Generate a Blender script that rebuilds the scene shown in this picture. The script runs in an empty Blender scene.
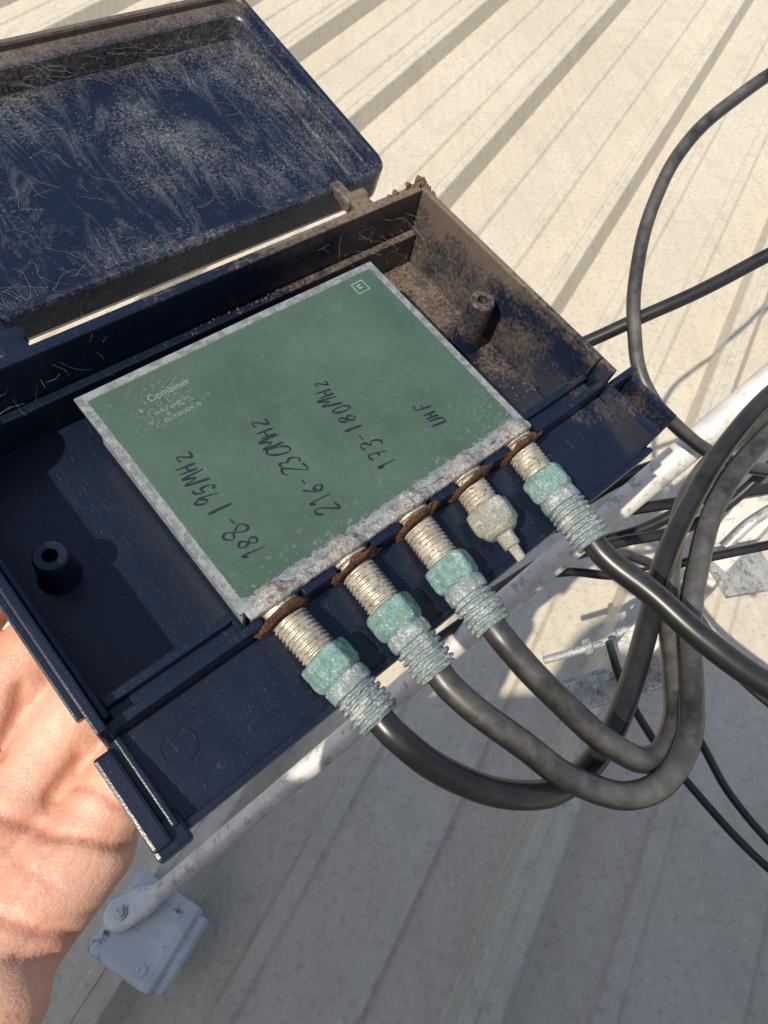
import bpy, bmesh, math, random
from mathutils import Vector, Matrix, noise
random.seed(7)
scene=bpy.context.scene
coll=scene.collection

# ---------------------------------------------------------------- helpers
def link(o,parent=None):
    coll.objects.link(o)
    if parent: o.parent=parent
    return o
def empty(name,mat=None):
    e=bpy.data.objects.new(name,None); coll.objects.link(e)
    if mat is not None: e.matrix_world=mat
    return e
class NT:
    def __init__(s,name):
        s.m=bpy.data.materials.new(name); s.m.use_nodes=True
        s.t=s.m.node_tree; s.b=s.t.nodes['Principled BSDF']
        s.tc=s.n('ShaderNodeTexCoord')
    def n(s,t,**k):
        x=s.t.nodes.new(t)
        for a,v in k.items(): setattr(x,a,v)
        return x
    def l(s,a,b): s.t.links.new(a,b)
    def mapping(s,scale=(1,1,1),src='Object',rot=(0,0,0)):
        m=s.n('ShaderNodeMapping'); m.inputs['Scale'].default_value=scale; m.inputs['Rotation'].default_value=rot
        s.l(s.tc.outputs[src],m.inputs['Vector']); return m.outputs[0]
    def noise(s,scale,detail=3,rough=.6,vec=None,dist=0):
        x=s.n('ShaderNodeTexNoise'); x.inputs['Scale'].default_value=scale
        x.inputs['Detail'].default_value=min(detail,4); x.inputs['Roughness'].default_value=rough
        x.inputs['Distortion'].default_value=dist
        s.l(vec if vec is not None else s.tc.outputs['Object'],x.inputs['Vector']); return x.outputs['Fac']
    def ramp(s,fac,stops):
        r=s.n('ShaderNodeValToRGB'); e=r.color_ramp.elements
        while len(e)<len(stops): e.new(.5)
        for i,(p,c) in enumerate(stops):
            e[i].position=p; e[i].color=(c,c,c,1) if not hasattr(c,'__len__') else (*c,1)
        s.l(fac,r.inputs[0]); return r.outputs[0]
    def mix(s,fac,a,b):
        x=s.n('ShaderNodeMix',data_type='RGBA')
        if isinstance(fac,(int,float)): x.inputs[0].default_value=fac
        else: s.l(fac,x.inputs[0])
        for i,v in ((6,a),(7,b)):
            if hasattr(v,'__len__'): x.inputs[i].default_value=(*v,1)
            else: s.l(v,x.inputs[i])
        return x.outputs[2]
    def math(s,op,a,b=0.0,clamp=False):
        x=s.n('ShaderNodeMath',operation=op,use_clamp=clamp)
        for i,v in ((0,a),(1,b)):
            if isinstance(v,(int,float)): x.inputs[i].default_value=v
            else: s.l(v,x.inputs[i])
        return x.outputs[0]
    def mr(s,v,a,b,c=0,d=1):
        x=s.n('ShaderNodeMapRange'); s.l(v,x.inputs[0])
        for i,k in enumerate((a,b,c,d)): x.inputs[i+1].default_value=k
        return x.outputs[0]
    def set(s,k,v):
        if isinstance(v,(int,float)): s.b.inputs[k].default_value=v
        elif hasattr(v,'__len__'): s.b.inputs[k].default_value=(*v,1)
        else: s.l(v,s.b.inputs[k])
    def bump(s,h,strength=.3,dist=.001):
        x=s.n('ShaderNodeBump'); x.inputs['Strength'].default_value=strength; x.inputs['Distance'].default_value=dist
        s.l(h,x.inputs['Height']); s.l(x.outputs[0],s.b.inputs['Normal'])
    def xyz(s,src=None):
        x=s.n('ShaderNodeSeparateXYZ'); s.l(src if src is not None else s.tc.outputs['Object'],x.inputs[0]); return x.outputs
    def upness(s):
        g=s.n('ShaderNodeNewGeometry'); return s.xyz(g.outputs['Normal'])[2]

# ---------------------------------------------------------------- materials
def m_plastic():
    k=NT('navy_black_plastic'); X,Y,Z=k.xyz()
    big=k.noise(.045,3,.65); fine=k.noise(.7,4,.75); scr=k.noise(.10,4,.75,k.mapping((1,.22,1),rot=(0,0,.7)),1.0)
    corner=k.mr(k.math('ADD',X,Y),90,212,-.17,.17)
    rim=k.math('MULTIPLY',k.mr(Z,1,4,0,.12),k.mr(X,0,110,0,1))
    d=k.math('ADD',k.math('ADD',k.math('ADD',k.math('MULTIPLY',big,.6),k.math('MULTIPLY',fine,.45)),corner),rim)
    dm=k.ramp(d,[(.53,0),(.71,.85)])
    up=k.mr(k.upness(),-.2,.8,.5,1)
    dm=k.math('MULTIPLY',dm,up)
    base=k.mix(k.ramp(scr,[(.35,0),(.8,1)]),(.0055,.0100,.024),(.0085,.0145,.032))
    sp=k.ramp(k.noise(1.9,2,.6),[(.67,0),(.72,.4)])
    base=k.mix(sp,base,(.16,.15,.14))
    lint=k.ramp(k.noise(.5,3,.9,k.mapping((1,.12,1),rot=(0,0,1.1)),3),[(.62,0),(.68,.25)])
    base=k.mix(lint,base,(.13,.13,.14))
    dust=k.mix(fine,(.09,.062,.04),(.27,.205,.145))
    k.set('Base Color',k.mix(dm,base,dust))
    k.set('Roughness',k.math('ADD',k.ramp(scr,[(.3,.26),(.8,.34)]),k.math('MULTIPLY',dm,.5),True))
    k.bump(k.noise(2.2,2,.5),.05,.08)
    return k.m
def m_lid():
    k=NT('lid_inner_plastic'); X,Y,Z=k.xyz()
    scr=k.noise(.09,4,.85,k.mapping((1,.25,1),rot=(0,0,.5)),3.0); fine=k.noise(.9,4,.8); big=k.noise(.028,2,.6)
    web=k.noise(.22,4,.9,None,4)
    s1=k.ramp(k.math('MULTIPLY',scr,k.math('ADD',big,.45)),[(.45,0),(.62,.30)])
    s2=k.ramp(k.math('MULTIPLY',fine,k.math('ADD',big,.4)),[(.49,0),(.66,.5)])
    edge=k.mr(Y,70,92,0,.36)
    edge2=k.mr(Y,16,0,0,.16)
    brown=k.ramp(k.math('ADD',k.math('ADD',k.math('MULTIPLY',web,.7),edge),edge2),[(.50,0),(.74,.8)])
    c=k.mix(s1,(.0062,.012,.029),(.15,.16,.18)); c=k.mix(s2,c,(.27,.26,.25)); c=k.mix(brown,c,k.mix(fine,(.07,.045,.03),(.26,.20,.15)))
    k.set('Base Color',c); k.set('Roughness',k.math('ADD',k.math('MULTIPLY',scr,.25),k.math('ADD',k.math('MULTIPLY',brown,.4),.12),True))
    k.bump(k.noise(2.2,2,.5),.06,.08); return k.m
def m_plate():
    k=NT('green_painted_tin'); X,Y,Z=k.xyz()
    n1=k.noise(.35,4,.7); n2=k.noise(1.6,3,.7); big=k.noise(.03,2,.6)
    dx=k.math('MINIMUM',X,k.math('SUBTRACT',100,X)); dy=k.math('MINIMUM',Y,k.math('SUBTRACT',71.2,Y))
    d=k.math('MINIMUM',dx,dy)
    dd=k.math('ADD',d,k.math('MULTIPLY',k.math('SUBTRACT',n2,.5),1.2))
    dd=k.math('ADD',dd,k.math('MULTIPLY',k.mr(Y,7,0,0,1),k.math('MULTIPLY',k.math('SUBTRACT',.46,n1),12)))
    edge=k.mr(dd,2.1,2.5,1,0)
    scrap=k.math('MULTIPLY',k.ramp(n1,[(.60,0),(.63,.9)]),k.mr(Y,11,4,0,1))
    scrapr=k.math('MULTIPLY',k.ramp(k.noise(.8,4,.8),[(.57,0),(.62,.6)]),k.math('MULTIPLY',k.mr(X,74,88,0,1),k.mr(Y,18,9,0,1)))
    lab=k.math('MULTIPLY',k.math('MULTIPLY',k.mr(X,7,11,0,1),k.mr(X,30,22,0,1)),k.math('MULTIPLY',k.mr(Y,50,54,0,1),k.mr(Y,68,64,0,1)))
    scrap2=k.math('MULTIPLY',k.ramp(k.noise(.9,4,.8),[(.54,0),(.60,.6)]),lab)
    v=k.n('ShaderNodeTexVoronoi'); v.inputs['Scale'].default_value=.17; k.l(k.tc.outputs['Object'],v.inputs['Vector'])
    spots=k.ramp(v.outputs['Distance'],[(.06,1),(.11,0)])
    green=k.mix(k.ramp(big,[(.35,0),(.65,1)]),(.054,.096,.069),(.072,.121,.088))
    green=k.mix(k.math('MULTIPLY',spots,.3),green,(.14,.19,.155))
    green=k.mix(k.math('MULTIPLY',k.ramp(n1,[(.50,0),(.78,1)]),.3),green,(.13,.165,.135))
    sm=k.ramp(k.noise(.06,4,.8,k.mapping((1,.3,1),rot=(0,0,-.6)),2),[(.55,0),(.8,.22)])
    green=k.mix(sm,green,(.17,.19,.15))
    met=k.mix(k.ramp(n1,[(.42,0),(.58,1)]),(.29,.315,.325),(.16,.17,.175)); met=k.mix(k.ramp(n2,[(.55,0),(.7,.6)]),met,(.40,.41,.41))
    m=k.math('MAXIMUM',k.math('MAXIMUM',edge,scrap),k.math('MAXIMUM',scrap2,scrapr))
    k.set('Base Color',k.mix(m,green,met)); k.set('Metallic',k.math('MULTIPLY',m,.2))
    k.set('Roughness',k.math('ADD',k.math('MULTIPLY',n1,.25),k.mr(m,0,1,.14,.42)))
    k.bump(k.math('ADD',k.math('MULTIPLY',spots,.9),k.math('MULTIPLY',m,-1.0)),.2,.15); return k.m
def m_metal(name,a,b,c,sc=.5,met=.5,rough=.45,bs=.4,bd=.3,cl=.52):
    k=NT(name); n1=k.noise(sc,3,.7); n2=k.noise(sc*3,3,.7)
    col=k.mix(k.ramp(n1,[(.45,0),(.55,1)]),a,b); col=k.mix(k.ramp(n2,[(cl,0),(cl+.10,1)]),col,c)
    k.set('Base Color',col); k.set('Metallic',met); k.set('Roughness',k.math('ADD',k.math('MULTIPLY',n2,.3),rough-.15))
    if bs: k.bump(n2,bs,bd)
    return k.m
def m_corr(name,body,crust,stain,sc=.35,amt=.5):
    """dull metal with chalky crust patches and darker stains in between"""
    k=NT(name); a=k.noise(sc,4,.75); b=k.noise(sc*2.3,4,.8); c=k.noise(sc*7,3,.7)
    col=k.mix(k.ramp(b,[(.40,1),(.52,0)]),body,stain)
    cm=k.ramp(k.math('ADD',k.math('MULTIPLY',a,.6),k.math('MULTIPLY',c,.4)),[(amt,0),(amt+.07,1)])
    col=k.mix(cm,col,crust); col=k.mix(k.ramp(c,[(.56,0),(.68,.6)]),col,[min(1,x*1.25) for x in crust])
    k.set('Base Color',col); k.set('Roughness',k.mr(cm,0,1,.5,.85)); k.set('Metallic',0.05)
    k.bump(k.math('ADD',cm,k.math('MULTIPLY',c,.8)),.35,.35); return k.m
def m_cable(name,dust=.4,base=(.009,.009,.010),dustc=(.22,.21,.195)):
    k=NT(name); n=k.noise(35,3,.65); n2=k.noise(300,3,.7)
    up=k.mr(k.upness(),.15,1,0,1)
    f=k.math('MULTIPLY',k.ramp(k.math('ADD',k.math('MULTIPLY',n,.7),k.math('MULTIPLY',n2,.3)),[(.38,.1),(.65,1)]),k.math('MULTIPLY',up,dust),True)
    k.set('Base Color',k.mix(f,base,dustc)); k.set('Roughness',k.math('ADD',k.math('MULTIPLY',f,.35),.30,True))
    return k.m
def m_roof():
    k=NT('weathered_roof_steel')
    ang=math.atan2(.878,.479)
    rot=(0,0,math.pi/2-ang)
    st=k.noise(9,4,.75,k.mapping((4.5,.45,1),rot=rot)); st2=k.noise(40,3,.7,k.mapping((2.2,.25,1),rot=rot))
    big=k.noise(1.8,2,.6); fine=k.noise(130,4,.75); mid=k.noise(20,4,.7)
    base=k.mix(k.ramp(big,[(.35,0),(.65,1)]),(.58,.515,.40),(.65,.585,.465))
    base=k.mix(k.ramp(st,[(.48,0),(.75,.45)]),base,(.45,.38,.28))
    base=k.mix(k.ramp(st2,[(.54,0),(.72,.25)]),base,(.42,.37,.29))
    base=k.mix(k.ramp(mid,[(.50,0),(.70,.5)]),base,(.47,.425,.35))
    base=k.mix(k.ramp(fine,[(.53,0),(.66,.55)]),base,(.34,.315,.27))
    base=k.mix(k.ramp(fine,[(.30,.5),(.42,0)]),base,(.74,.70,.62))
    k.set('Base Color',base); k.set('Metallic',.08); k.set('Roughness',k.math('ADD',k.math('MULTIPLY',mid,.25),.42))
    k.bump(k.noise(90,2,.6),.2,.0006); return k.m
def m_skin():
    k=NT('skin')
    n=k.noise(.05,3,.6); f=k.noise(.5,4,.7); fr=k.noise(1.6,2,.6,k.mapping((.45,1.5,1),rot=(0,0,.5)))
    at=k.n('ShaderNodeAttribute',attribute_name='crease')
    c=k.mix(k.ramp(n,[(.35,0),(.65,1)]),(.62,.31,.215),(.70,.41,.30))
    c=k.mix(k.ramp(f,[(.35,.25),(.60,0)]),c,(.58,.24,.17))
    c=k.mix(k.ramp(f,[(.58,0),(.75,.25)]),c,(.76,.50,.39))
    c=k.mix(k.math('MULTIPLY',at.outputs['Fac'],.6,True),c,(.42,.15,.09))
    k.set('Base Color',c); k.set('Roughness',.45)
    k.bump(k.math('ADD',fr,k.math('MULTIPLY',f,.4)),.16,.18); return k.m
def m_simple(name,col,rough=.5,met=0,sc=3,var=.25,bd=0):
    k=NT(name); n=k.noise(sc,3,.65)
    k.set('Base Color',k.mix(n,[c*(1-var) for c in col],[min(1,c*(1+var)) for c in col])); k.set('Roughness',rough); k.set('Metallic',met)
    if bd: k.bump(n,.3,bd)
    return k.m
PL=m_plastic(); LID=m_lid(); PLATE=m_plate(); ROOF=m_roof(); SKIN=m_skin()
TIN=m_metal('galvanised_tin',(.26,.28,.29),(.36,.37,.37),(.15,.15,.15),.3,.4,.5,0)
SOLDER=m_corr('corroded_solder',(.27,.28,.28),(.46,.455,.43),(.15,.095,.055),.22,.55)
RUST=m_metal('rust',(.20,.075,.03),(.09,.04,.022),(.30,.17,.09),.5,0,.9,.7,.6)
THREAD=m_metal('threaded_barrel_metal',(.38,.35,.29),(.50,.47,.41),(.16,.115,.07),.30,.3,.45,0,.2,.55)
TEAL=m_corr('verdigris_nut',(.13,.23,.215),(.37,.44,.41),(.19,.33,.30),.22,.54)
GREYC=m_corr('corroded_crimp',(.20,.225,.24),(.46,.48,.47),(.19,.30,.285),.25,.51)
WHITEC=m_corr('white_oxide_fitting',(.28,.27,.23),(.48,.47,.43),(.20,.24,.21),.3,.52)
CAB=m_cable('black_coax_jacket',.14); CABD=m_cable('dust_and_glare_jacket',.62)  # second jacket's heavier grey paints in glare on the loops besides dust
CABT=m_cable('thin_black_jacket',.10)
ALU=m_metal('weathered_aluminium',(.58,.58,.56),(.67,.66,.63),(.38,.37,.35),45,.2,.5,0,.0008,.56)
GALV=m_metal('galvanised_steel',(.40,.41,.41),(.55,.55,.53),(.24,.23,.21),90,.4,.45,0,.0006)
INK=m_simple('black_marker_ink',(.008,.010,.024),.6,0,1,.2)
PRINT=m_simple('faded_label_print',(.20,.28,.235),.6,0,1,.3)
MUD=m_simple('dried_mud',(.13,.075,.045),.95,0,.5,.5,1)

# ---------------------------------------------------------------- mesh helpers
def mesh_obj(name,verts,faces,mat,parent=None,smooth=False):
    me=bpy.data.meshes.new(name); me.from_pydata([tuple(v) for v in verts],[],faces); me.update()
    me.materials.append(mat)
    if smooth: me.polygons.foreach_set('use_smooth',[True]*len(me.polygons))
    return link(bpy.data.objects.new(name,me),parent)
def bm_obj(name,bm,mat,parent=None,smooth=False):
    me=bpy.data.meshes.new(name); bm.to_mesh(me); bm.free(); me.materials.append(mat)
    if smooth: me.polygons.foreach_set('use_smooth',[True]*len(me.polygons))
    return link(bpy.data.objects.new(name,me),parent)
def add_box(bm,x0,x1,y0,y1,z0,z1,bev=.4):
    t=bmesh.new(); bmesh.ops.create_cube(t,size=1)
    bmesh.ops.scale(t,vec=(x1-x0,y1-y0,z1-z0),verts=t.verts)
    bmesh.ops.translate(t,vec=((x0+x1)/2,(y0+y1)/2,(z0+z1)/2),verts=t.verts)
    if bev: bmesh.ops.bevel(t,geom=t.edges[:],offset=bev,segments=2,affect='EDGES',profile=.6)
    me=bpy.data.meshes.new('t'); t.to_mesh(me); t.free(); bm.from_mesh(me); bpy.data.meshes.remove(me)
def frame_of(p0,p1):
    z=(Vector(p1)-Vector(p0)).normalized(); x=z.orthogonal().normalized(); y=z.cross(x); return x,y,z
def ico(sub):
    t=bmesh.new(); bmesh.ops.create_icosphere(t,subdivisions=sub,radius=1)
    v=[x.co.copy() for x in t.verts]; f=[tuple(q.index for q in x.verts) for x in t.faces]; t.free(); return v,f
ICO={1:ico(1),2:ico(2),3:ico(3)}
def lathe(bm,p0,p1,prof,segs=32,jit=0.,hexa=False,up=None,seed=0):
    p0=Vector(p0); x,y,z=frame_of(p0,p1)
    if up is not None:
        x=(Vector(up)-z*Vector(up).dot(z)).normalized(); y=z.cross(x)
    rings=[]
    for t,r in prof:
        ring=[]
        for i in range(segs):
            a=2*math.pi*i/segs; rr=r
            if hexa:
                s=(a%(math.pi/3))-math.pi/6; rr=min(r*.93/math.cos(s),r*1.04)
            v=p0+z*t+(x*math.cos(a)+y*math.sin(a))*rr
            if jit:
                v=v+noise.noise_vector(v*.45+Vector((seed*7.1,0,0)))*jit+noise.noise_vector(v*1.3+Vector((seed*3.1,5,0)))*jit*.6
            ring.append(bm.verts.new(v))
        rings.append(ring)
    for a,b in zip(rings,rings[1:]):
        for i in range(segs):
            j=(i+1)%segs; bm.faces.new((a[i],a[j],b[j],b[i]))
    bm.faces.new(rings[0][::-1]); bm.faces.new(rings[-1])
def curve_mesh(name,pts,rad,mat,parent=None,segs_u=14,bevres=5):
    cu=bpy.data.curves.new(name,'CURVE'); cu.dimensions='3D'; cu.resolution_u=segs_u
    cu.bevel_depth=rad; cu.bevel_resolution=bevres; cu.use_fill_caps=True
    sp=cu.splines.new('BEZIER'); sp.bezier_points.add(len(pts)-1)
    for b,p in zip(sp.bezier_points,pts):
        b.co=p; b.handle_left_type=b.handle_right_type='AUTO'
    o=bpy.data.objects.new(name,cu)
    me=bpy.data.meshes.new_from_object(o); bpy.data.objects.remove(o); me.name=name; me.materials.clear(); me.materials.append(mat)
    me.polygons.foreach_set('use_smooth',[True]*len(me.polygons))
    return link(bpy.data.objects.new(name,me),parent)

# ---------------------------------------------------------------- box frame
d1=Vector((.74136,.66786,-.06594)).normalized(); d2=Vector((-.6388,.73237,.23572)); d2=(d2-d1*d2.dot(d1)).normalized(); dn=d1.cross(d2)
O=Vector((-.03302,.07556,.65-.14613))
BM=Matrix(((d1.x,d2.x,dn.x,0),(d1.y,d2.y,dn.y,0),(d1.z,d2.z,dn.z,0),(0,0,0,1)))
BM=Matrix.Translation(O)@BM@Matrix.Scale(.001,4)
def bw(p): return BM@Vector(p)
BOX=empty('antenna_combiner_box',BM)

bm=bmesh.new()
x0,x1,y0,y1=-38,136,-5,88
add_box(bm,x0,x1,y0,y1,-24,-21.5,.6)
add_box(bm,x0,x0+2.4,y0+.2,y1-.2,-21.6,3.5,.5)
add_box(bm,x0+2.5,x0+4,y0+3,y1-3,-21.6,.5,.4)
add_box(bm,x1-2.4,x1,y0+.2,y1-.2,-21.6,4.5,.5)
add_box(bm,x1-4.6,x1-2.5,y0+6,y1-4,-21.6,6.8,.5)
add_box(bm,x0+.3,x1-.3,y1-2.4,y1,-21.6,4.5,.5)
add_box(bm,x0+4.1,x1-4.7,y1-5.2,y1-3.0,-21.6,6.8,.5)
add_box(bm,x0+4.1,x1-4.7,y1-3.1,y1-2.3,-21.6,2.0,.2)
add_box(bm,x0+4.2,x1-4.8,y1-8.2,y1-5.3,-21.6,-9,.5)
add_box(bm,x1-.1,x1+2.0,y0+8,y1-2,-1.0,2.2,.5)
add_box(bm,x0-1.8,x0+.1,y0+6,y1-2,-3.0,0.2,.5)
CX=[9.5,31.5,53,74,95.5]
add_box(bm,x0+.4,x1-.4,y0,y0+2.4,-21.6,-10.5,.4)
edges=[x0+.5]+sum([[c-6,c+6] for c in CX],[])+[x1-.5]
for i in range(0,len(edges),2):
    add_box(bm,edges[i],edges[i+1],y0+.05,y0+2.3,-10.9,-1.0,.4)
for a,b in ((x0+4.1,-1.5),(101.5,x1-4.7)):
    add_box(bm,a,b,y0+2.2,y0+5.4,-21.6,-4.2,.3)
    add_box(bm,a+.1,b-.1,y0+5.3,y0+7.6,-21.6,-1.6,.5)
add_box(bm,108,109.2,y0+8,y1-9,-21.6,-19.6,.3)
shell=bm_obj('shell',bm,PL,BOX)
def post(cx,cy,top):
    bm=bmesh.new()
    lathe(bm,(cx,cy,-22),(cx,cy,0),[(0,5.6),(3,4.9),(22+top-.6,4.2),(22+top,3.8),(22+top,1.9),(22+top-6,1.8)],36)
    return bm_obj('screw_post',bm,PL,BOX)
post(-25,41,-9); post(123,41,-1)
bm=bmesh.new(); lathe(bm,(-28,73,-22),(-28,73,0),[(0,5),(.9,5),(.9,4.3),(.45,4.2)],36); bm_obj('moulding_mark',bm,PL,BOX)
bm=bmesh.new()
sv=[(-38,-5.0,-8.5),(136,-5.0,-8.5),(139,-28,-12),(-37.5,-28,-12)]
sv2=[(a,b,c-2.2) for a,b,c in sv]
q=[bm.verts.new(p) for p in sv+sv2]
for f in ((0,3,2,1),(4,5,6,7),(0,1,5,4),(1,2,6,5),(2,3,7,6),(3,0,4,7)): bm.faces.new([q[i] for i in f])
bmesh.ops.recalc_face_normals(bm,faces=bm.faces)
bmesh.ops.bevel(bm,geom=bm.edges[:],offset=.5,segments=2,affect='EDGES')
add_box(bm,-37.3,138,-29.4,-27.6,-16,-10.4,.5)
add_box(bm,-41.6,-37.2,-29.5,-6,-17,-7.5,.8)
add_box(bm,-41.8,-33.5,-31.5,-24.5,-18,-9.2,.9)
add_box(bm,-36,-34.5,-27.5,-5,-10.5,-6.8,.4)
add_box(bm,136.1,139,-27,-4,-19,-4,.6)
add_box(bm,139,152,-6.5,-4.2,-19,-3.5,.6)
add_box(bm,150,152.2,-26,-6.4,-19,-6.5,.6)
add_box(bm,139,150.1,-26,-6.4,-19,-16.5,.3)
q=[bm.verts.new(p) for p in ((139,-15,-16.6),(150,-15,-16.6),(139,-15,-5),(139,-16.4,-16.6),(150,-16.4,-16.6),(139,-16.4,-5))]
for f in ((0,1,2),(5,4,3),(0,3,4,1),(1,4,5,2),(2,5,3,0)): bm.faces.new([q[i] for i in f])
bm_obj('cable_skirt',bm,PL,BOX)
bm=bmesh.new(); lathe(bm,(-26,-14,-10.2),(-26,-14.15,-9),[(0,4.2),(.55,4.2),(.55,3.8),(.35,3.7)],36); bm_obj('moulding_mark',bm,PL,BOX)
bm=bmesh.new()
for hx in (109,-8):
    add_box(bm,hx,hx+7,y1-.5,y1+6,-3,3,.7)
    add_box(bm,hx+1.5,hx+5.5,y1+5.6,y1+17,-3,.5,.7)
    lathe(bm,(hx-1,y1+6.5,1.0),(hx+8,y1+6.5,1.0),[(0,2.2),(.5,2.6),(8.5,2.6),(9,2.2)],24)
bm_obj('hinges',bm,PL,BOX)
# dirt
vs=[];fs=[]
def blob(p,r,sub,f,a):
    b=len(vs)
    for c in ICO[sub][0]:
        v=p+c*r; vs.append(v+noise.noise_vector(v*f)*a)
    fs.extend(tuple(i+b for i in q) for q in ICO[sub][1])
for i in range(110):
    t=random.random()**1.5
    if random.random()<.5: p=Vector((135.5-16*t,87.5-2.5*random.random(),random.uniform(3,6.9-2*t)))
    else: p=Vector((135.5-3*random.random(),87.5-12*t,random.uniform(3,6.9-2*t)))
    blob(p,random.uniform(.3,1.25),2,.9,.7)
for i in range(420):
    e_=random.random()
    if e_<.35: p=Vector((random.uniform(109,131),random.uniform(8,84),-21.3))
    elif e_<.6: p=Vector((random.uniform(50,131),random.triangular(71,80,79),-21.2))
    elif e_<.75: p=Vector((random.uniform(40,130),random.uniform(80.2,82.4),-8.8))
    elif e_<.88: p=Vector((random.triangular(20,134,134),random.uniform(83,84.6),6.8))
    else: p=Vector((random.uniform(-33,-4),random.uniform(8,78),-21.4))
    blob(p,random.uniform(.12,.5) if e_<.75 else random.uniform(.06,.2),1,1.1,.1)
mesh_obj('dried_mud_crumbs',vs,fs,MUD,BOX)

# lid
LM=Matrix.Translation((0,103,-.5))@Matrix.Rotation(math.radians(6.2),4,'X')
def rr_loop(x0,x1,y0,y1,r,z,n=8):
    out=[]
    for cx,cy,a0 in ((x1-r,y1-r,0),(x0+r,y1-r,90),(x0+r,y0+r,180),(x1-r,y0+r,270)):
        for i in range(n+1):
            a=math.radians(a0+90*i/n); out.append((cx+r*math.cos(a),cy+r*math.sin(a),z))
    return out
bm=bmesh.new()
L=[rr_loop(-38,136,0,92,7,-13),rr_loop(-38.6,136.6,-.6,92.6,7.3,-11),rr_loop(-38.6,136.6,-.6,92.6,7.3,-.8),rr_loop(-38,136,0,92,7,0),
   rr_loop(-36.6,134.6,1.4,90.6,6,0),rr_loop(-36.2,134.2,1.8,90.2,5.8,-.7),rr_loop(-36,134,2.0,90,5.6,-2.4),rr_loop(-33.6,131.6,4.4,84.6,4.6,-2.6),rr_loop(-33,131,5,84,4.2,-3.2),
   rr_loop(-32,130,6,82,3.6,-10.2),rr_loop(-31,129,7,81,3,-11)]
rings=[[bm.verts.new(p) for p in l] for l in L]
for a,b in zip(rings,rings[1:]):
    m=len(a)
    for i in range(m): bm.faces.new((a[i],a[(i+1)%m],b[(i+1)%m],b[i]))
bm.faces.new(rings[-1]); bm.faces.new(rings[0][::-1])
bmesh.ops.recalc_face_normals(bm,faces=bm.faces)
lid=bm_obj('lid',bm,LID,BOX); lid.matrix_local=LM
# cobweb fibres
vs=[];fs=[]
def fibre(p,d,ln,r,wob,steps=12):
    prev=None
    for s in range(steps):
        x,y,z=frame_of(p,p+d); b=len(vs)
        for a in (0,2.1,4.2): vs.append(p+(x*math.cos(a)+y*math.sin(a))*r)
        if prev is not None:
            for j in range(3): fs.append((prev+j,prev+(j+1)%3,b+(j+1)%3,b+j))
        prev=b; p=p+d*ln/steps; d=(d+Vector((random.uniform(-wob,wob),random.uniform(-wob,wob),random.uniform(-.05,.04)))).normalized()
for i in range(380):
    e_=random.random()
    if e_<.45: p=Vector((random.gauss(70,45),random.uniform(78,84),random.uniform(-10,-3)))
    elif e_<.62: p=Vector((random.gauss(60,28),random.gauss(50,14),-10.95))
    elif e_<.9: p=Vector((random.gauss(15,22),random.uniform(1.5,9),random.uniform(-9,-1)))
    else: p=Vector((random.uniform(-30,130),random.uniform(10,84),-10.9))
    if not(-34<p.x<129 and 1<p.y<84): continue
    fibre(p,Vector((random.uniform(-1,1),random.uniform(-.5,.5),random.uniform(0,.05))).normalized(),random.uniform(3,16),random.uniform(.008,.021),.42)
COB=m_simple('cobweb',(.42,.38,.33),.9,0,1,.2)
w=mesh_obj('cobweb_fibres',vs,fs,COB,BOX); w.matrix_local=LM
vs=[];fs=[]
for i in range(90):
    e_=random.random()
    if e_<.5: p=Vector((random.uniform(112,130),random.uniform(60,80),random.uniform(-20,0)))
    elif e_<.8: p=Vector((random.uniform(90,130),random.uniform(80,82),random.uniform(-9,4)))
    else: p=Vector((random.uniform(-33,20),random.uniform(80,84),random.uniform(-8,5)))
    fibre(p,Vector((random.uniform(-1,1),random.uniform(-1,1),random.uniform(-.4,.4))).normalized(),random.uniform(3,12),random.uniform(.008,.022),.3)
mesh_obj('cobweb_fibres_in_corner',vs,fs,COB,BOX)

# plate + tin
def surfz(x,y):
    v=Vector((x,y,0)); return .30*noise.noise(v*.03)+.08*noise.noise(v*.12)
bm=bmesh.new()
bmesh.ops.create_grid(bm,x_segments=50,y_segments=36,size=.5)
for v in bm.verts:
    v.co.x=(v.co.x+.5)*100; v.co.y=(v.co.y+.5)*71.2; v.co.z=0; v.co.z=surfz(v.co.x,v.co.y)
r=bmesh.ops.extrude_face_region(bm,geom=bm.faces[:]); bmesh.ops.translate(bm,vec=(0,0,-.9),verts=[g for g in r['geom'] if isinstance(g,bmesh.types.BMVert)])
bmesh.ops.recalc_face_normals(bm,faces=bm.faces)
bm_obj('green_cover_plate',bm,PLATE,BOX)
bm=bmesh.new(); add_box(bm,3,97,1.2,67,-18,-1.4,.6); bm_obj('tin_case',bm,TIN,BOX)
bm=bmesh.new()
nx,ny=300,18; g=[]
for i in range(nx+1):
    row=[]
    for j in range(ny+1):
        x=1+98.0*i/nx; t=j/ny
        near=min(abs(x-c) for c in CX)
        lump=math.exp(-(near/4.6)**2)
        nv=noise.noise(Vector((x*.25,1,3))); nb=noise.noise(Vector((x*.12,4,3)))
        back=.1+2.6*lump+1.2*nv+.6*nb
        if t<.6: y=back-(back+2.6)*(t/.6); z=.30
        else: y=-2.6-.4*(t-.6); z=.30-9.0*((t-.6)/.4)
        nv2=noise.noise(Vector((x*.8,y*.7,7))); nv3=noise.noise(Vector((x*.4,y*.4,11)))
        if t<=.65:
            dome=math.sin(min(1,t/.6)*math.pi*.6)
            z+=dome*(2.0*lump+.3+.6*nv3)+.18*nv2
        y+=-1.3*lump*max(0,(t-.3))*1.2+.15*nv2
        if t<.03: z=-.3
        row.append(bm.verts.new((x,y,z)))
    g.append(row)
for i in range(nx):
    for j in range(ny): bm.faces.new((g[i][j],g[i][j+1],g[i+1][j+1],g[i+1][j]))
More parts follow.
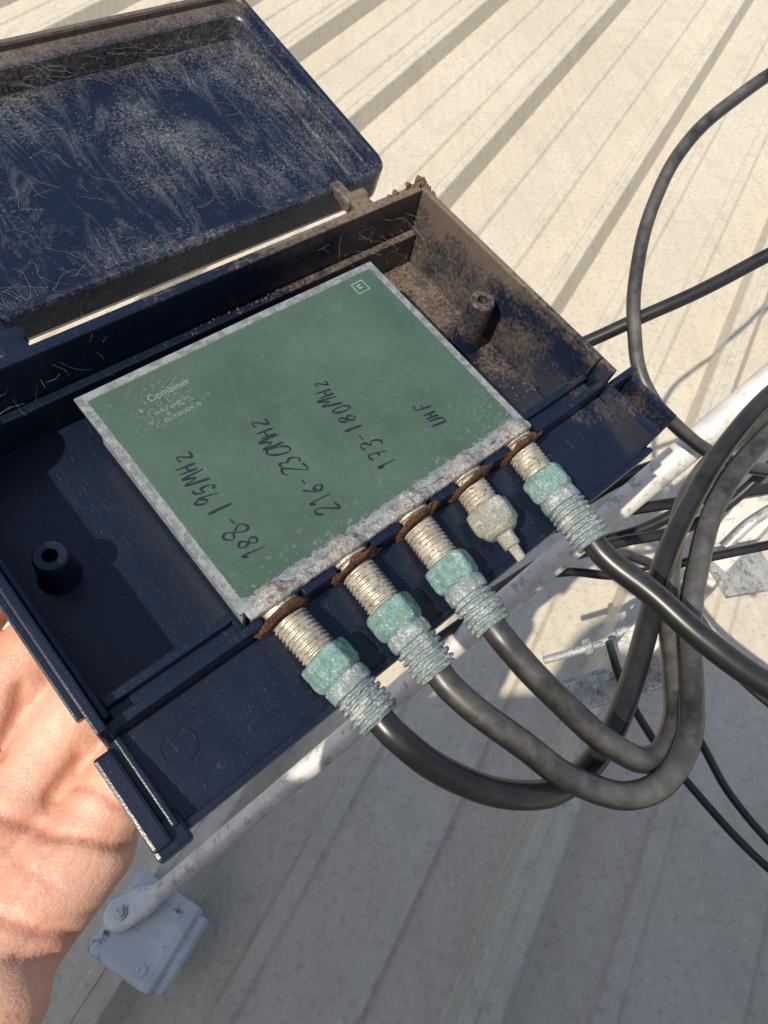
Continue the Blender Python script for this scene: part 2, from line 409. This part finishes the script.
bmesh.ops.recalc_face_normals(bm,faces=bm.faces)
bm_obj('soldered_edge',bm,SOLDER,BOX,True)

# connectors
ends=[(12,-38,-5),(30.5,-38.5,-5),(50,-38.5,-5),(70,-30,-5),(91,-39,-4.5)]
def thread(a,b,r,p=1.2,d=.55):
    out=[];t=a
    while t<b-.01: out+= [(t,r-d),(t+p*.30,r),(t+p*.55,r),(t+p*.85,r-d)]; t+=p
    return out
for i,(cx,e) in enumerate(zip(CX,ends)):
    con=bpy.data.objects.new('coax_connector_%d'%(i+1),None); link(con,BOX)
    s=Vector((cx,-3.2,-5.2)); e=Vector(e)
    k=0 if i!=3 else 1
    bl=15 if i in(0,1,2) else (10 if k else 12)
    bm=bmesh.new(); lathe(bm,s,e,[(-1.5,5.6),(.6,5.6),(.8,4.4)]+thread(1,bl,4.75)+[(bl,4.2)],40,.10,seed=i); bm_obj('threaded_barrel',bm,THREAD,con)
    x,y,z=frame_of(s,e)
    bm=bmesh.new(); lathe(bm,s+z*(bl-.4),e,[(0,4.6),(0,5.6),(.5,6.15),(1.4,6.35),(2.4,6.35),(3.4,6.35),(4.5,6.35),(5.6,6.35),(6.6,6.1),(7.4,5.5),(7.4,4)],60,.20,True,up=(0.3,0,1),seed=i)
    bm_obj('hex_nut',bm,(TEAL,TEAL,TEAL,WHITEC,TEAL)[i],con)
    if not k:
        a=bl+6.8; Lr=(e-s).length; L2=Lr-a
        prof=[(0,4.3),(.2,5.3),(1,5.7),(2.5,5.75),(4.0,5.7),(4.4,4.7)]; t=4.8
        while t<L2-1.0: prof+=[(t,4.7),(t+.2,5.6),(t+.6,5.85),(t+1.0,5.7),(t+1.2,4.7)]; t+=1.7
        prof+=[(L2,5.3),(L2+.3,5.0),(L2+.3,3.3)]
        bm=bmesh.new(); lathe(bm,s+z*a,e,prof,44,.26,seed=i+9); bm_obj('crimp_sleeve',bm,GREYC,con)
    else:
        bm=bmesh.new(); lathe(bm,s+z*(bl+6.5),e,[(0,4.9),(.4,5.2),(1.2,5.1),(2.2,4.2),(2.6,2.6),(6.5,2.4),(6.7,1.6),(11,1.4),(11.3,.5)],32,.15,seed=3); bm_obj('centre_pin_cap',bm,WHITEC,con)
    v2=[]; N=72
    for j in range(N):
        a=2*math.pi*j/N; nr=noise.noise(Vector((math.cos(a)*1.6,math.sin(a)*1.6,i*4)))
        ro=7.9+1.9*nr+.9*noise.noise(Vector((math.cos(a)*6,math.sin(a)*6,i)));
        wob=1.2*noise.noise(Vector((math.cos(a)*2,math.sin(a)*2,i+20)))
        for rr_,yy in ((4.7,.1),(6.2,wob*.5),(ro,wob),(ro,wob-.45),(6.2,wob*.5-.9),(4.7,-1.6)):
            v2.append((cx+rr_*math.cos(a),-4.9+yy,-5.2+rr_*math.sin(a)))
    f2=[]
    for j in range(N):
        b=(j+1)%N
        for q_ in range(6): f2.append((j*6+q_,j*6+(q_+1)%6,b*6+(q_+1)%6,b*6+q_))
    mesh_obj('rusted_washer',v2,f2,RUST,con,True)

# handwriting (single-stroke pen lines)
F={'1':[[(.3,1.1),(.5,1.4),(.5,0)]],
'8':[[(.5,.75),(.15,1.1),(.45,1.45),(.75,1.15),(.2,.4),(.45,0),(.8,.35),(.5,.75)]],
'9':[[(.75,1.1),(.5,1.4),(.2,1.1),(.45,.8),(.75,1.1),(.65,0)]],
'5':[[(.8,1.4),(.3,1.4),(.25,.85),(.6,.85),(.75,.4),(.45,0),(.15,.15)]],
'2':[[(.15,1.1),(.45,1.4),(.75,1.1),(.2,0),(.8,.05)]],
'6':[[(.7,1.4),(.3,.8),(.2,.3),(.5,0),(.75,.35),(.5,.65),(.25,.4)]],
'3':[[(.2,1.3),(.55,1.4),(.7,1.1),(.4,.8),(.75,.45),(.5,0),(.15,.15)]],
'0':[[(.5,1.4),(.2,.9),(.25,.2),(.5,0),(.78,.4),(.75,1.1),(.5,1.4)]],
'7':[[(.15,1.4),(.8,1.4),(.4,0)],[(.3,.7),(.7,.75)]],
'-':[[(.15,.7),(.75,.72)]],
'M':[[(.1,0),(.2,1.4),(.45,.6),(.75,1.4),(.85,0)]],
'H':[[(.2,0),(.2,1.4)],[(.75,0),(.8,1.4)],[(.2,.7),(.8,.75)]],
'z':[[(.2,.8),(.7,.8),(.2,0),(.75,0)]],
'U':[[(.15,1.4),(.2,.2),(.5,0),(.8,.3),(.8,1.4)]],
'F':[[(.2,0),(.25,1.4),(.8,1.4)],[(.25,.75),(.65,.78)]]}
HW=bpy.data.objects.new('handwritten_frequencies',None); link(HW,BOX)
def write(txt,x,y,size,adv,slant=.15,drift=0.,wd=.24):
    vs=[];fs=[]
    for ch_i,ch in enumerate(txt):
        sc=size*random.uniform(.85,1.2); ox=random.uniform(-.5,.5); sl=slant+random.uniform(-.12,.12)
        for st in F[ch]:
            pts=[]
            for (a,b) in st:
                a+=random.uniform(-.08,.08); b+=random.uniform(-.08,.08)
                pts.append(Vector((x-b*sc+ox+drift*ch_i, y+ch_i*adv+(a+sl*b)*sc*.85)))
            P=[pts[0]]+pts+[pts[-1]]; fine=[]
            for i in range(1,len(P)-2):
                for s in range(5):
                    t=s/5; p0,p1,p2,p3=P[i-1:i+3]
                    fine.append(.5*((2*p1)+(p2-p0)*t+(2*p0-5*p1+4*p2-p3)*t*t+(3*p1-p0-3*p2+p3)*t**3))
            fine.append(pts[-1])
            base=len(vs)
            for i,p in enumerate(fine):
                d=(fine[min(i+1,len(fine)-1)]-fine[max(i-1,0)]); d=d.normalized() if d.length>0 else Vector((1,0)); nrm=Vector((-d.y,d.x))
                w_=wd*(1+.4*math.sin(i*.5+ch_i))*(.6 if i in(0,len(fine)-1) else 1)
                for s in (-1,1):
                    q_=p+nrm*w_*s; vs.append((q_.x,q_.y,surfz(q_.x,q_.y)+.09))
                if i: fs.append((base+2*i-2,base+2*i-1,base+2*i+1,base+2*i))
    mesh_obj('marker_line',vs,fs,INK,HW)
write('188-195MHz',15,8.5,3.9,3.55,.2,-.10)
write('216-230MHz',36.5,8,3.8,3.35,.2,.05)
write('173-180MHz',58.5,10,3.7,3.35,.2,-.05)
write('UHF',79,12,3.4,3.2,.2,0)
def label(txt,x,y,size):
    cu=bpy.data.curves.new('label','FONT'); cu.body=txt; cu.size=size; cu.extrude=.01
    o=bpy.data.objects.new('label',cu)
    me=bpy.data.meshes.new_from_object(o); bpy.data.objects.remove(o); me.materials.clear(); me.materials.append(PRINT)
    for v in me.vertices:
        v.co.x+=x; v.co.y+=y; v.co.z+=surfz(v.co.x,v.co.y)+.07
    link(bpy.data.objects.new('printed_label',me),BOX)
label('Combiner',15,60.5,3.0); label('VHF / UHF  TV',14,56.2,1.7); label('OUTDOOR 75',15,53,1.7)
vs=[];fs=[]
for a,b,c,d in ((88,92.5,66.2,66.5),(88,92.5,62.2,62.5),(88,88.3,62.5,66.2),(92.2,92.5,62.5,66.2),(89.5,91,63.8,64.2),(89.5,89.9,64.2,65.4),(89.9,91,65.0,65.4)):
    n0=len(vs); vs+=[(x,y,surfz(x,y)+.08) for x,y in ((a,c),(b,c),(b,d),(a,d))]; fs.append((n0,n0+1,n0+2,n0+3))
mesh_obj('printed_symbol',vs,fs,m_simple('symbol_print',(.24,.32,.27),.6,0,1,.3),BOX)

# ---------------------------------------------------------------- cables attached to the box
def cab_box(pts,rad,mat,name='coaxial_cable'):
    return curve_mesh(name,[bw(p) for p in pts],rad,mat)
def seg(i): 
    s=Vector((CX[i],-3.2,-5.2)); e=Vector(ends[i]); d=(e-s).normalized(); return [tuple(e-d*2),tuple(e+d*5)]
cab_box(seg(0)+[(18,-58,-9),(30,-73,-13),(44,-80,-19),(62,-81,-24),(81,-77,-28),(104,-68,-30),(124,-59,-31),(153,-50,-31),(189,-42,-27),(228,-40,-24),(300,-50,-30)],.0035,CAB)
cab_box(seg(1)+[(36,-64,-7),(43,-80,-12),(55,-93,-14),(73,-95,-16),(91,-88,-20),(108,-76,-22),(128,-66,-24),(156,-55,-24),(193,-50,-21),(233,-53,-19),(300,-65,-20)],.0035,CABD)
cab_box(seg(2)+[(53,-64,-10),(58,-81,-14),(67,-91,-19),(81,-91,-23),(97,-82,-27),(113,-70,-30),(138,-57,-36),(172,-45,-36),(220,-46,-30),(300,-55,-30)],.0035,CABD)
cab_box(seg(4)+[(92,-59,-3),(93,-76,-2),(97,-95,-1),(106,-117,2),(130,-160,0)],.0035,CAB)
def cw(pts,rad,mat,name='coaxial_cable'): return curve_mesh(name,[Vector(p)*.001 for p in pts],rad,mat)
cw([(300,470,520),(225,397,504),(168,355,492),(142,333,482),(124,305,469),(114,275,453),(111,249,441),(114,226,430),(129,210,419),(156,205,403),(199,214,385),(300,240,360)],.0031,CABD)
cw([(300,310,510),(197,277,479),(168,272,463),(140,263,451),(115,257,441),(92,252,431),(63,246,420)],.0031,CAB)
cw([(20,165,288),(54,188,293),(77,199,301),(99,205,305),(133,204,304),(174,206,318),(240,215,330)],.0026,CABT)
cw([(80,212,334),(110,219,339),(164,226,345),(223,239,342),(320,260,335)],.0032,CAB)
cw([(150,205,215),(160,187,194),(180,157,172),(207,129,152),(254,82,131),(302,48,118),(380,0,100)],.0028,CABT)
cw([(190,195,205),(200,176,186),(217,149,166),(237,121,146),(275,81,130),(360,20,110)],.0028,CABT)
cw([(95,215,350),(120,223,367),(146,227,382),(166,238,402),(193,250,423),(260,280,440)],.0034,CAB)
cw([(90,200,325),(121,207,331),(169,217,338),(217,246,371),(290,290,400)],.003,CABT)
cw([(100,212,318),(150,222,330),(185,240,352),(205,262,368),(240,300,390)],.0033,CAB)
cw([(60,195,300),(100,212,312),(150,216,300),(190,205,260),(230,180,215),(300,140,180)],.0030,CABD)

# ---------------------------------------------------------------- antenna strut and foot (foot sits on a roof rib)
boomE=empty('antenna_support_strut')
A=Vector((.30,.296,.552)); B=Vector((-.162,.0762,.070))
curve_mesh('tube',[A,(A+B)/2,B],.0069,ALU,boomE,4,10)
dirn=(B-A).normalized(); side=dirn.cross(Vector((0,0,1))).normalized()
B0=B; vs=[];fs=[]
flat=Vector((dirn.x,dirn.y,-.10)).normalized(); nrm=side.cross(flat).normalized()
if nrm.z<0: nrm=-nrm
secs=[(0,.0067,.0067),(.008,.0085,.0048),(.016,.011,.0030),(.036,.012,.0028),(.042,.0095,.0028),(.0455,.005,.0024),(.046,.001,.002)]
K=16
for t,w_,h_ in secs:
    c=B0+(dirn*t if t<.006 else dirn*.006+flat*(t-.006))
    for j in range(K):
        a=2*math.pi*j/K; vs.append(c+side*w_*math.cos(a)+nrm*h_*math.sin(a))
for i in range(len(secs)-1):
    for j in range(K): fs.append((i*K+j,i*K+(j+1)%K,(i+1)*K+(j+1)%K,(i+1)*K+j))
fs.append(tuple(range((len(secs)-1)*K,len(secs)*K)))
mesh_obj('flattened_end',vs,fs,ALU,boomE,True)
zt=.0565
FM=Matrix.Translation((-.174,.053,0))@Matrix.Rotation(math.radians(-28),4,'Z')
FP=m_metal('flaking_painted_block',(.50,.54,.56),(.60,.63,.63),(.10,.10,.10),22,.1,.6,0,.001,.60)
bm=bmesh.new(); add_box(bm,-.030,.028,-.031,.031,.0352,zt,.006); add_box(bm,.027,.035,-.027,.027,.0352,zt-.006,.003)
for yy in (-.02,.02): lathe(bm,(.015,yy,zt-.001),(.015,yy,zt+1),[(0,.004),(.002,.004),(.0025,.003)],24,0,True)
ft=bm_obj('foot_block',bm,FP,boomE); ft.matrix_local=FM
bm=bmesh.new(); c=B0+dirn*.006+flat*.026
lathe(bm,c+nrm*.001,c+nrm*.01,[(0,.0050),(.003,.0050),(.0035,.0045),(.0035,.003),(.005,.0028),(.005,.001)],36,0,True); bm_obj('bolt',bm,GALV,boomE)

# ---------------------------------------------------------------- antenna bracket
BR=empty('antenna_mounting_bracket')
def oriented(p0,p1,w_,h_,mat,name,parent,bev=.001):
    p0=Vector(p0);p1=Vector(p1); z=(p1-p0).normalized(); x=z.cross(Vector((0,0,1))).normalized(); y=z.cross(x)
    bm=bmesh.new(); add_box(bm,-w_/2,w_/2,-h_/2,h_/2,0,(p1-p0).length,bev)
    o=bm_obj(name,bm,mat,parent); o.matrix_local=Matrix.Translation(p0)@Matrix((x,y,z)).transposed().to_4x4(); return o
P1=Vector((.33,.335,.50)); P0=Vector((.150,.190,.135))
oriented(P0,P1,.022,.022,ALU,'square_boom',BR,.0015)
oriented(P0+Vector((-.02,-.004,.03)),P0+Vector((.060,.012,.055)),.024,.004,GALV,'clamp_plate',BR,.0008)
curve_mesh('u_bolt',[Vector(p) for p in ((.112,.205,.185),(.150,.214,.192),(.176,.222,.198),(.186,.212,.196),(.176,.200,.190),(.150,.192,.183),(.118,.186,.178))],.0028,GALV,BR)
for p,q_ in (((.140,.212,.190),(.150,.214,.192)),((.142,.190,.182),(.152,.193,.184))):
    bm=bmesh.new(); lathe(bm,p,q_,[(0,.005),(.0005,.0058),(.005,.0058),(.0055,.005)],36,0,True); bm_obj('nut',bm,GALV,BR)
oriented((.205,.226,.268),(.245,.236,.262),.034,.004,GALV,'clamp_plate',BR,.0008)
curve_mesh('u_bolt',[Vector(p) for p in ((.20,.225,.30),(.215,.235,.315),(.238,.245,.318),(.25,.245,.30),(.246,.238,.27))],.0028,GALV,BR)

# ---------------------------------------------------------------- hand
HAND=empty('hand',BM)
hv=[];hf=[]
def capsule_chain(pts):
    V_,F_=ICO[3]
    for (p,r),(q_,s) in zip(pts,pts[1:]):
        p=Vector(p); q_=Vector(q_); n=max(2,int((q_-p).length/3.5))
        for i in range(n+1):
            t=i/n; c=p.lerp(q_,t); rr=r+(s-r)*t; b=len(hv)
            hv.extend(c+v*rr for v in V_); hf.extend((a+b,d+b,e_+b) for a,d,e_ in F_)
wr=Vector((-140,-34,-50))
capsule_chain([((-53,-15,-40),11.5),((-90,-24,-43),14),(wr+Vector((4,-10,0)),17)])
capsule_chain([((-60,4,-43),12),((-95,-8,-46),14),(wr,18)])
capsule_chain([((-66,22,-43),12),((-100,4,-47),14),(wr+Vector((-2,4,0)),18)])
capsule_chain([((-74,41,-42),12),((-102,18,-46),14),(wr+Vector((-6,12,0)),18)])
capsule_chain([((-84,-28,-38),13),((-118,-38,-42),15)])
capsule_chain([((-96,46,-34),14),((-112,20,-36),18),((-128,-6,-42),18)])
capsule_chain([(wr+Vector((0,-6,0)),19),(wr+Vector((-60,-36,2)),23),(wr+Vector((-110,-62,5)),27)])
capsule_chain([(wr+Vector((-5,10,0)),19),(wr+Vector((-64,-20,2)),23),(wr+Vector((-114,-44,5)),27)])
capsule_chain([((-54,-14,-41),10.5),((-36,-8,-34.5),9.2),((-14,0,-33.5),8.4),((4,5,-33),7.8),((14,9,-32.5),7.2)])
capsule_chain([((-60,4,-43),11),((-38,12,-35.5),9.8),((-8,20,-34.5),9.2),((14,26,-34),8.6),((30,30,-33.5),7.8)])
capsule_chain([((-66,22,-43),11.2),((-40,32,-36),10),((-6,42,-35),9.4),((20,48,-34.5),8.8),((37,52,-34),8)])
capsule_chain([((-74,41,-42),11.2),((-44,54,-36),10),((-12,63,-35),9.2),((10,68,-34.5),8.6),((25,71,-34),7.8)])
capsule_chain([((-112,20,-36),17),((-92,56,-30),13.5),((-66,74,-14),11),((-50,77,-1),10.5),((-46.5,79,12),9)])
me=bpy.data.meshes.new('hand_skin'); me.from_pydata(hv,[],hf); me.materials.append(SKIN)
ho=bpy.data.objects.new('palm_and_fingers',me); coll.objects.link(ho)
rm=ho.modifiers.new('r','REMESH'); rm.mode='VOXEL'; rm.voxel_size=1.1; rm.use_smooth_shade=True
sm=ho.modifiers.new('s','SMOOTH'); sm.iterations=14; sm.factor=.6
dg=bpy.context.evaluated_depsgraph_get(); me2=bpy.data.meshes.new_from_object(ho.evaluated_get(dg)); bpy.data.objects.remove(ho)
me2.materials.clear(); me2.materials.append(SKIN)
cre=[([(-46,-22),(-58,-8),(-68,8),(-76,26),(-79,44)],1.0,1.3),([(-62,-34),(-76,-14),(-86,8),(-90,34)],.9,1.2),
     ([(-88,40),(-100,22),(-112,2),(-122,-20)],1.1,1.7),([(-44,2),(-54,-2)],1.0,1.6),([(-46,24),(-58,14)],1.0,1.6),([(-50,44),(-62,34)],1.0,1.6),
     ([(-70,-30),(-84,-18),(-98,-14)],.45,.8),([(-62,-20),(-70,4),(-74,14)],.3,.7),([(-78,-36),(-92,-26),(-106,-22)],.35,.8),([(-60,30),(-80,20),(-96,6)],.3,.7),
     ([(-50,-10),(-64,-14),(-80,-22)],.3,.7),([(-41,-16),(-48,-4)],.7,1.1),([(-68,40),(-84,26),(-92,10)],.3,.7),([(-56,-30),(-66,-24),(-74,-26)],.3,.6),([(-52,-4),(-66,-2),(-76,-10)],.25,.6)]
def segd(px,py,a,b):
    ax,ay=a; bx,by=b; dx,dy=bx-ax,by-ay; t=max(0,min(1,((px-ax)*dx+(py-ay)*dy)/(dx*dx+dy*dy)))
    return math.hypot(px-ax-dx*t,py-ay-dy*t)
NV=len(me2.vertices)
nr_=[0.]*(NV*3); co_=[0.]*(NV*3)
me2.vertices.foreach_get('normal',nr_); me2.vertices.foreach_get('co',co_)
vals=[0.]*NV
for i in range(NV):
    co=Vector(co_[3*i:3*i+3]); nr=Vector(nr_[3*i:3*i+3])
    if co.x<-160: continue
    off=.5*noise.noise(co*.06)+.10*noise.noise(co*.35)
    if nr.z>.1 and co.z>-54:
        dpt=0
        wx=co.x+1.2*noise.noise(co*.12); wy=co.y+1.2*noise.noise(co*.12+Vector((9,0,0)))
        for pl,dp,wd in cre:
            d=min(segd(wx,wy,a,b) for a,b in zip(pl,pl[1:]))
            if d<wd*3: dpt+=dp*math.exp(-(d/wd)**2)
        off-=min(dpt,1.4); vals[i]=min(1,dpt)
    co+=nr*off; co_[3*i:3*i+3]=co
me2.vertices.foreach_set('co',co_)
att=me2.attributes.new('crease','FLOAT','POINT'); att.data.foreach_set('value',vals)
me2.polygons.foreach_set('use_smooth',[True]*len(me2.polygons)); me2.update()
link(bpy.data.objects.new('palm_and_fingers',me2),HAND)
NAIL=m_simple('fingernail',(.66,.40,.32),.3,0,1,.1)
for nm,c,dx in (('thumb_nail',(-55,81,12),(-1,.25,.2)),('fingernail_1',(27,71,-41.2),(0,0,-1)),('fingernail_2',(39,52,-41.2),(0,0,-1)),('fingernail_3',(32,30,-40.6),(0,0,-1)),('fingernail_4',(16,9,-39),(0,0,-1))):
    bm=bmesh.new(); bmesh.ops.create_uvsphere(bm,u_segments=20,v_segments=10,radius=1)
    ax=Vector(dx).normalized(); q_=ax.to_track_quat('Z','X').to_matrix().to_4x4()
    bmesh.ops.transform(bm,matrix=Matrix.Translation(c)@q_@Matrix.Diagonal((6.5,5,1.4,1)),verts=bm.verts); bm_obj(nm,bm,NAIL,HAND,True)

# ---------------------------------------------------------------- roof
e=Vector((.479,.878,0)).normalized(); g=Vector((e.y,-e.x,0))
pitch=.25; prof=[]
def pan(c):
    h=.034
    out=[(c-.023,0),(c-.0215,.0012),(c-.0135,h-.002),(c-.012,h),(c-.004,h),(c-.003,h-.0012),(c+.003,h-.0012),(c+.004,h),(c+.012,h),(c+.0135,h-.002),(c+.0215,.0012),(c+.023,0)]
    for m in (1/3,2/3):
        q_=c+pitch*m; out+=[(q_-.0125,0),(q_-.011,.0006),(q_-.007,.0044),(q_-.0055,.0048),(q_+.0055,.0048),(q_+.007,.0044),(q_+.011,.0006),(q_+.0125,0)]
    return out
for i in range(-24,25): prof+=pan(.06+pitch*i)
vs=[];fs=[]
ts=[-5+ .5*i for i in range(35)]
for t in ts:
    for p,z in prof:
        vs.append(g*p+e*t+Vector((0,0,z+.0010*noise.noise(Vector((p*4,t*1.1,0))))))
n_=len(prof)
for i in range(len(ts)-1):
    for j in range(n_-1): fs.append((i*n_+j,i*n_+j+1,(i+1)*n_+j+1,(i+1)*n_+j))
roof=mesh_obj('metal_roof',vs,fs,ROOF)
vs=[(-400,-400,-3.2),(400,-400,-3.2),(400,400,-3.2),(-400,400,-3.2)]
kg=NT('grass_ground'); kn=kg.noise(.8,4,.7); kg.set('Base Color',kg.mix(kn,(.04,.07,.02),(.09,.11,.04))); kg.set('Roughness',.9)
mesh_obj('ground',vs,[(0,1,2,3)],kg.m)
# unseen chimney-shaped blocker added behind the camera to shade the near roof
kb=NT('shadow_blocker_brick'); br=kb.n('ShaderNodeTexBrick'); br.inputs['Scale'].default_value=1
br.inputs['Brick Width'].default_value=.24; br.inputs['Row Height'].default_value=.086; br.inputs['Mortar Size'].default_value=.01
br.inputs['Color1'].default_value=(.42,.30,.20,1); br.inputs['Color2'].default_value=(.36,.25,.17,1); br.inputs['Mortar'].default_value=(.45,.42,.38,1)
kb.l(kb.mapping((1,1,1),rot=(math.pi/2,0,0)),br.inputs['Vector']); kb.set('Base Color',br.outputs['Color']); kb.set('Roughness',.9)
PW=empty('added_shadow_chimney')
HW_=.925
bm=bmesh.new(); add_box(bm,-.72,.33,-.86,-.42,-.02,HW_-.065,.004); bm_obj('shadow_blocker_body',bm,kb.m,PW)
bm=bmesh.new(); add_box(bm,-.76,.37,-.90,-.38,HW_-.064,HW_,.006); bm_obj('shadow_blocker_cap',bm,m_simple('shadow_blocker_concrete',(.40,.39,.36),.9,0,8,.2),PW)
bm=bmesh.new(); lathe(bm,(-.27,-.52,HW_-.005),(-.27,-.52,2),[(0,.09),(.14,.085),(.145,.10),(.19,.10),(.19,.07)],32); bm_obj('added_shadow_pot',bm,m_simple('terracotta',(.38,.17,.09),.8,0,8,.2),PW)  # pot added to make the blocker's shadow edge irregular

# ---------------------------------------------------------------- light
az=math.radians(35); el=math.radians(50)
sd=Vector((-math.sin(az)*math.cos(el),-math.cos(az)*math.cos(el),math.sin(el)))
ld=bpy.data.lights.new('sun','SUN'); ld.energy=5; ld.angle=math.radians(.5); ld.color=(1,.91,.76)
lo=bpy.data.objects.new('sun',ld); coll.objects.link(lo); lo.rotation_euler=(-sd).to_track_quat('-Z','Y').to_euler()
w=bpy.data.worlds.new('World'); scene.world=w; w.use_nodes=True
nt=w.node_tree; bg=nt.nodes['Background']; sk=nt.nodes.new('ShaderNodeTexSky'); sk.sky_type='NISHITA'; sk.sun_disc=False
sk.sun_elevation=el; sk.sun_rotation=math.radians(215); sk.dust_density=2.0; nt.links.new(sk.outputs[0],bg.inputs[0]); bg.inputs[1].default_value=.15
# ---------------------------------------------------------------- camera
cd=bpy.data.cameras.new('camera'); cam=bpy.data.objects.new('camera',cd); coll.objects.link(cam)
cd.sensor_fit='VERTICAL'; cd.sensor_height=24; cd.lens=24*710/1024; cd.clip_start=.005; cd.clip_end=1000
cam.location=(0,0,.65); cam.rotation_euler=(math.atan2(.582,.813),0,0)
scene.camera=cam
scene.view_settings.view_transform='Standard'; scene.view_settings.look='None'; scene.view_settings.exposure=0
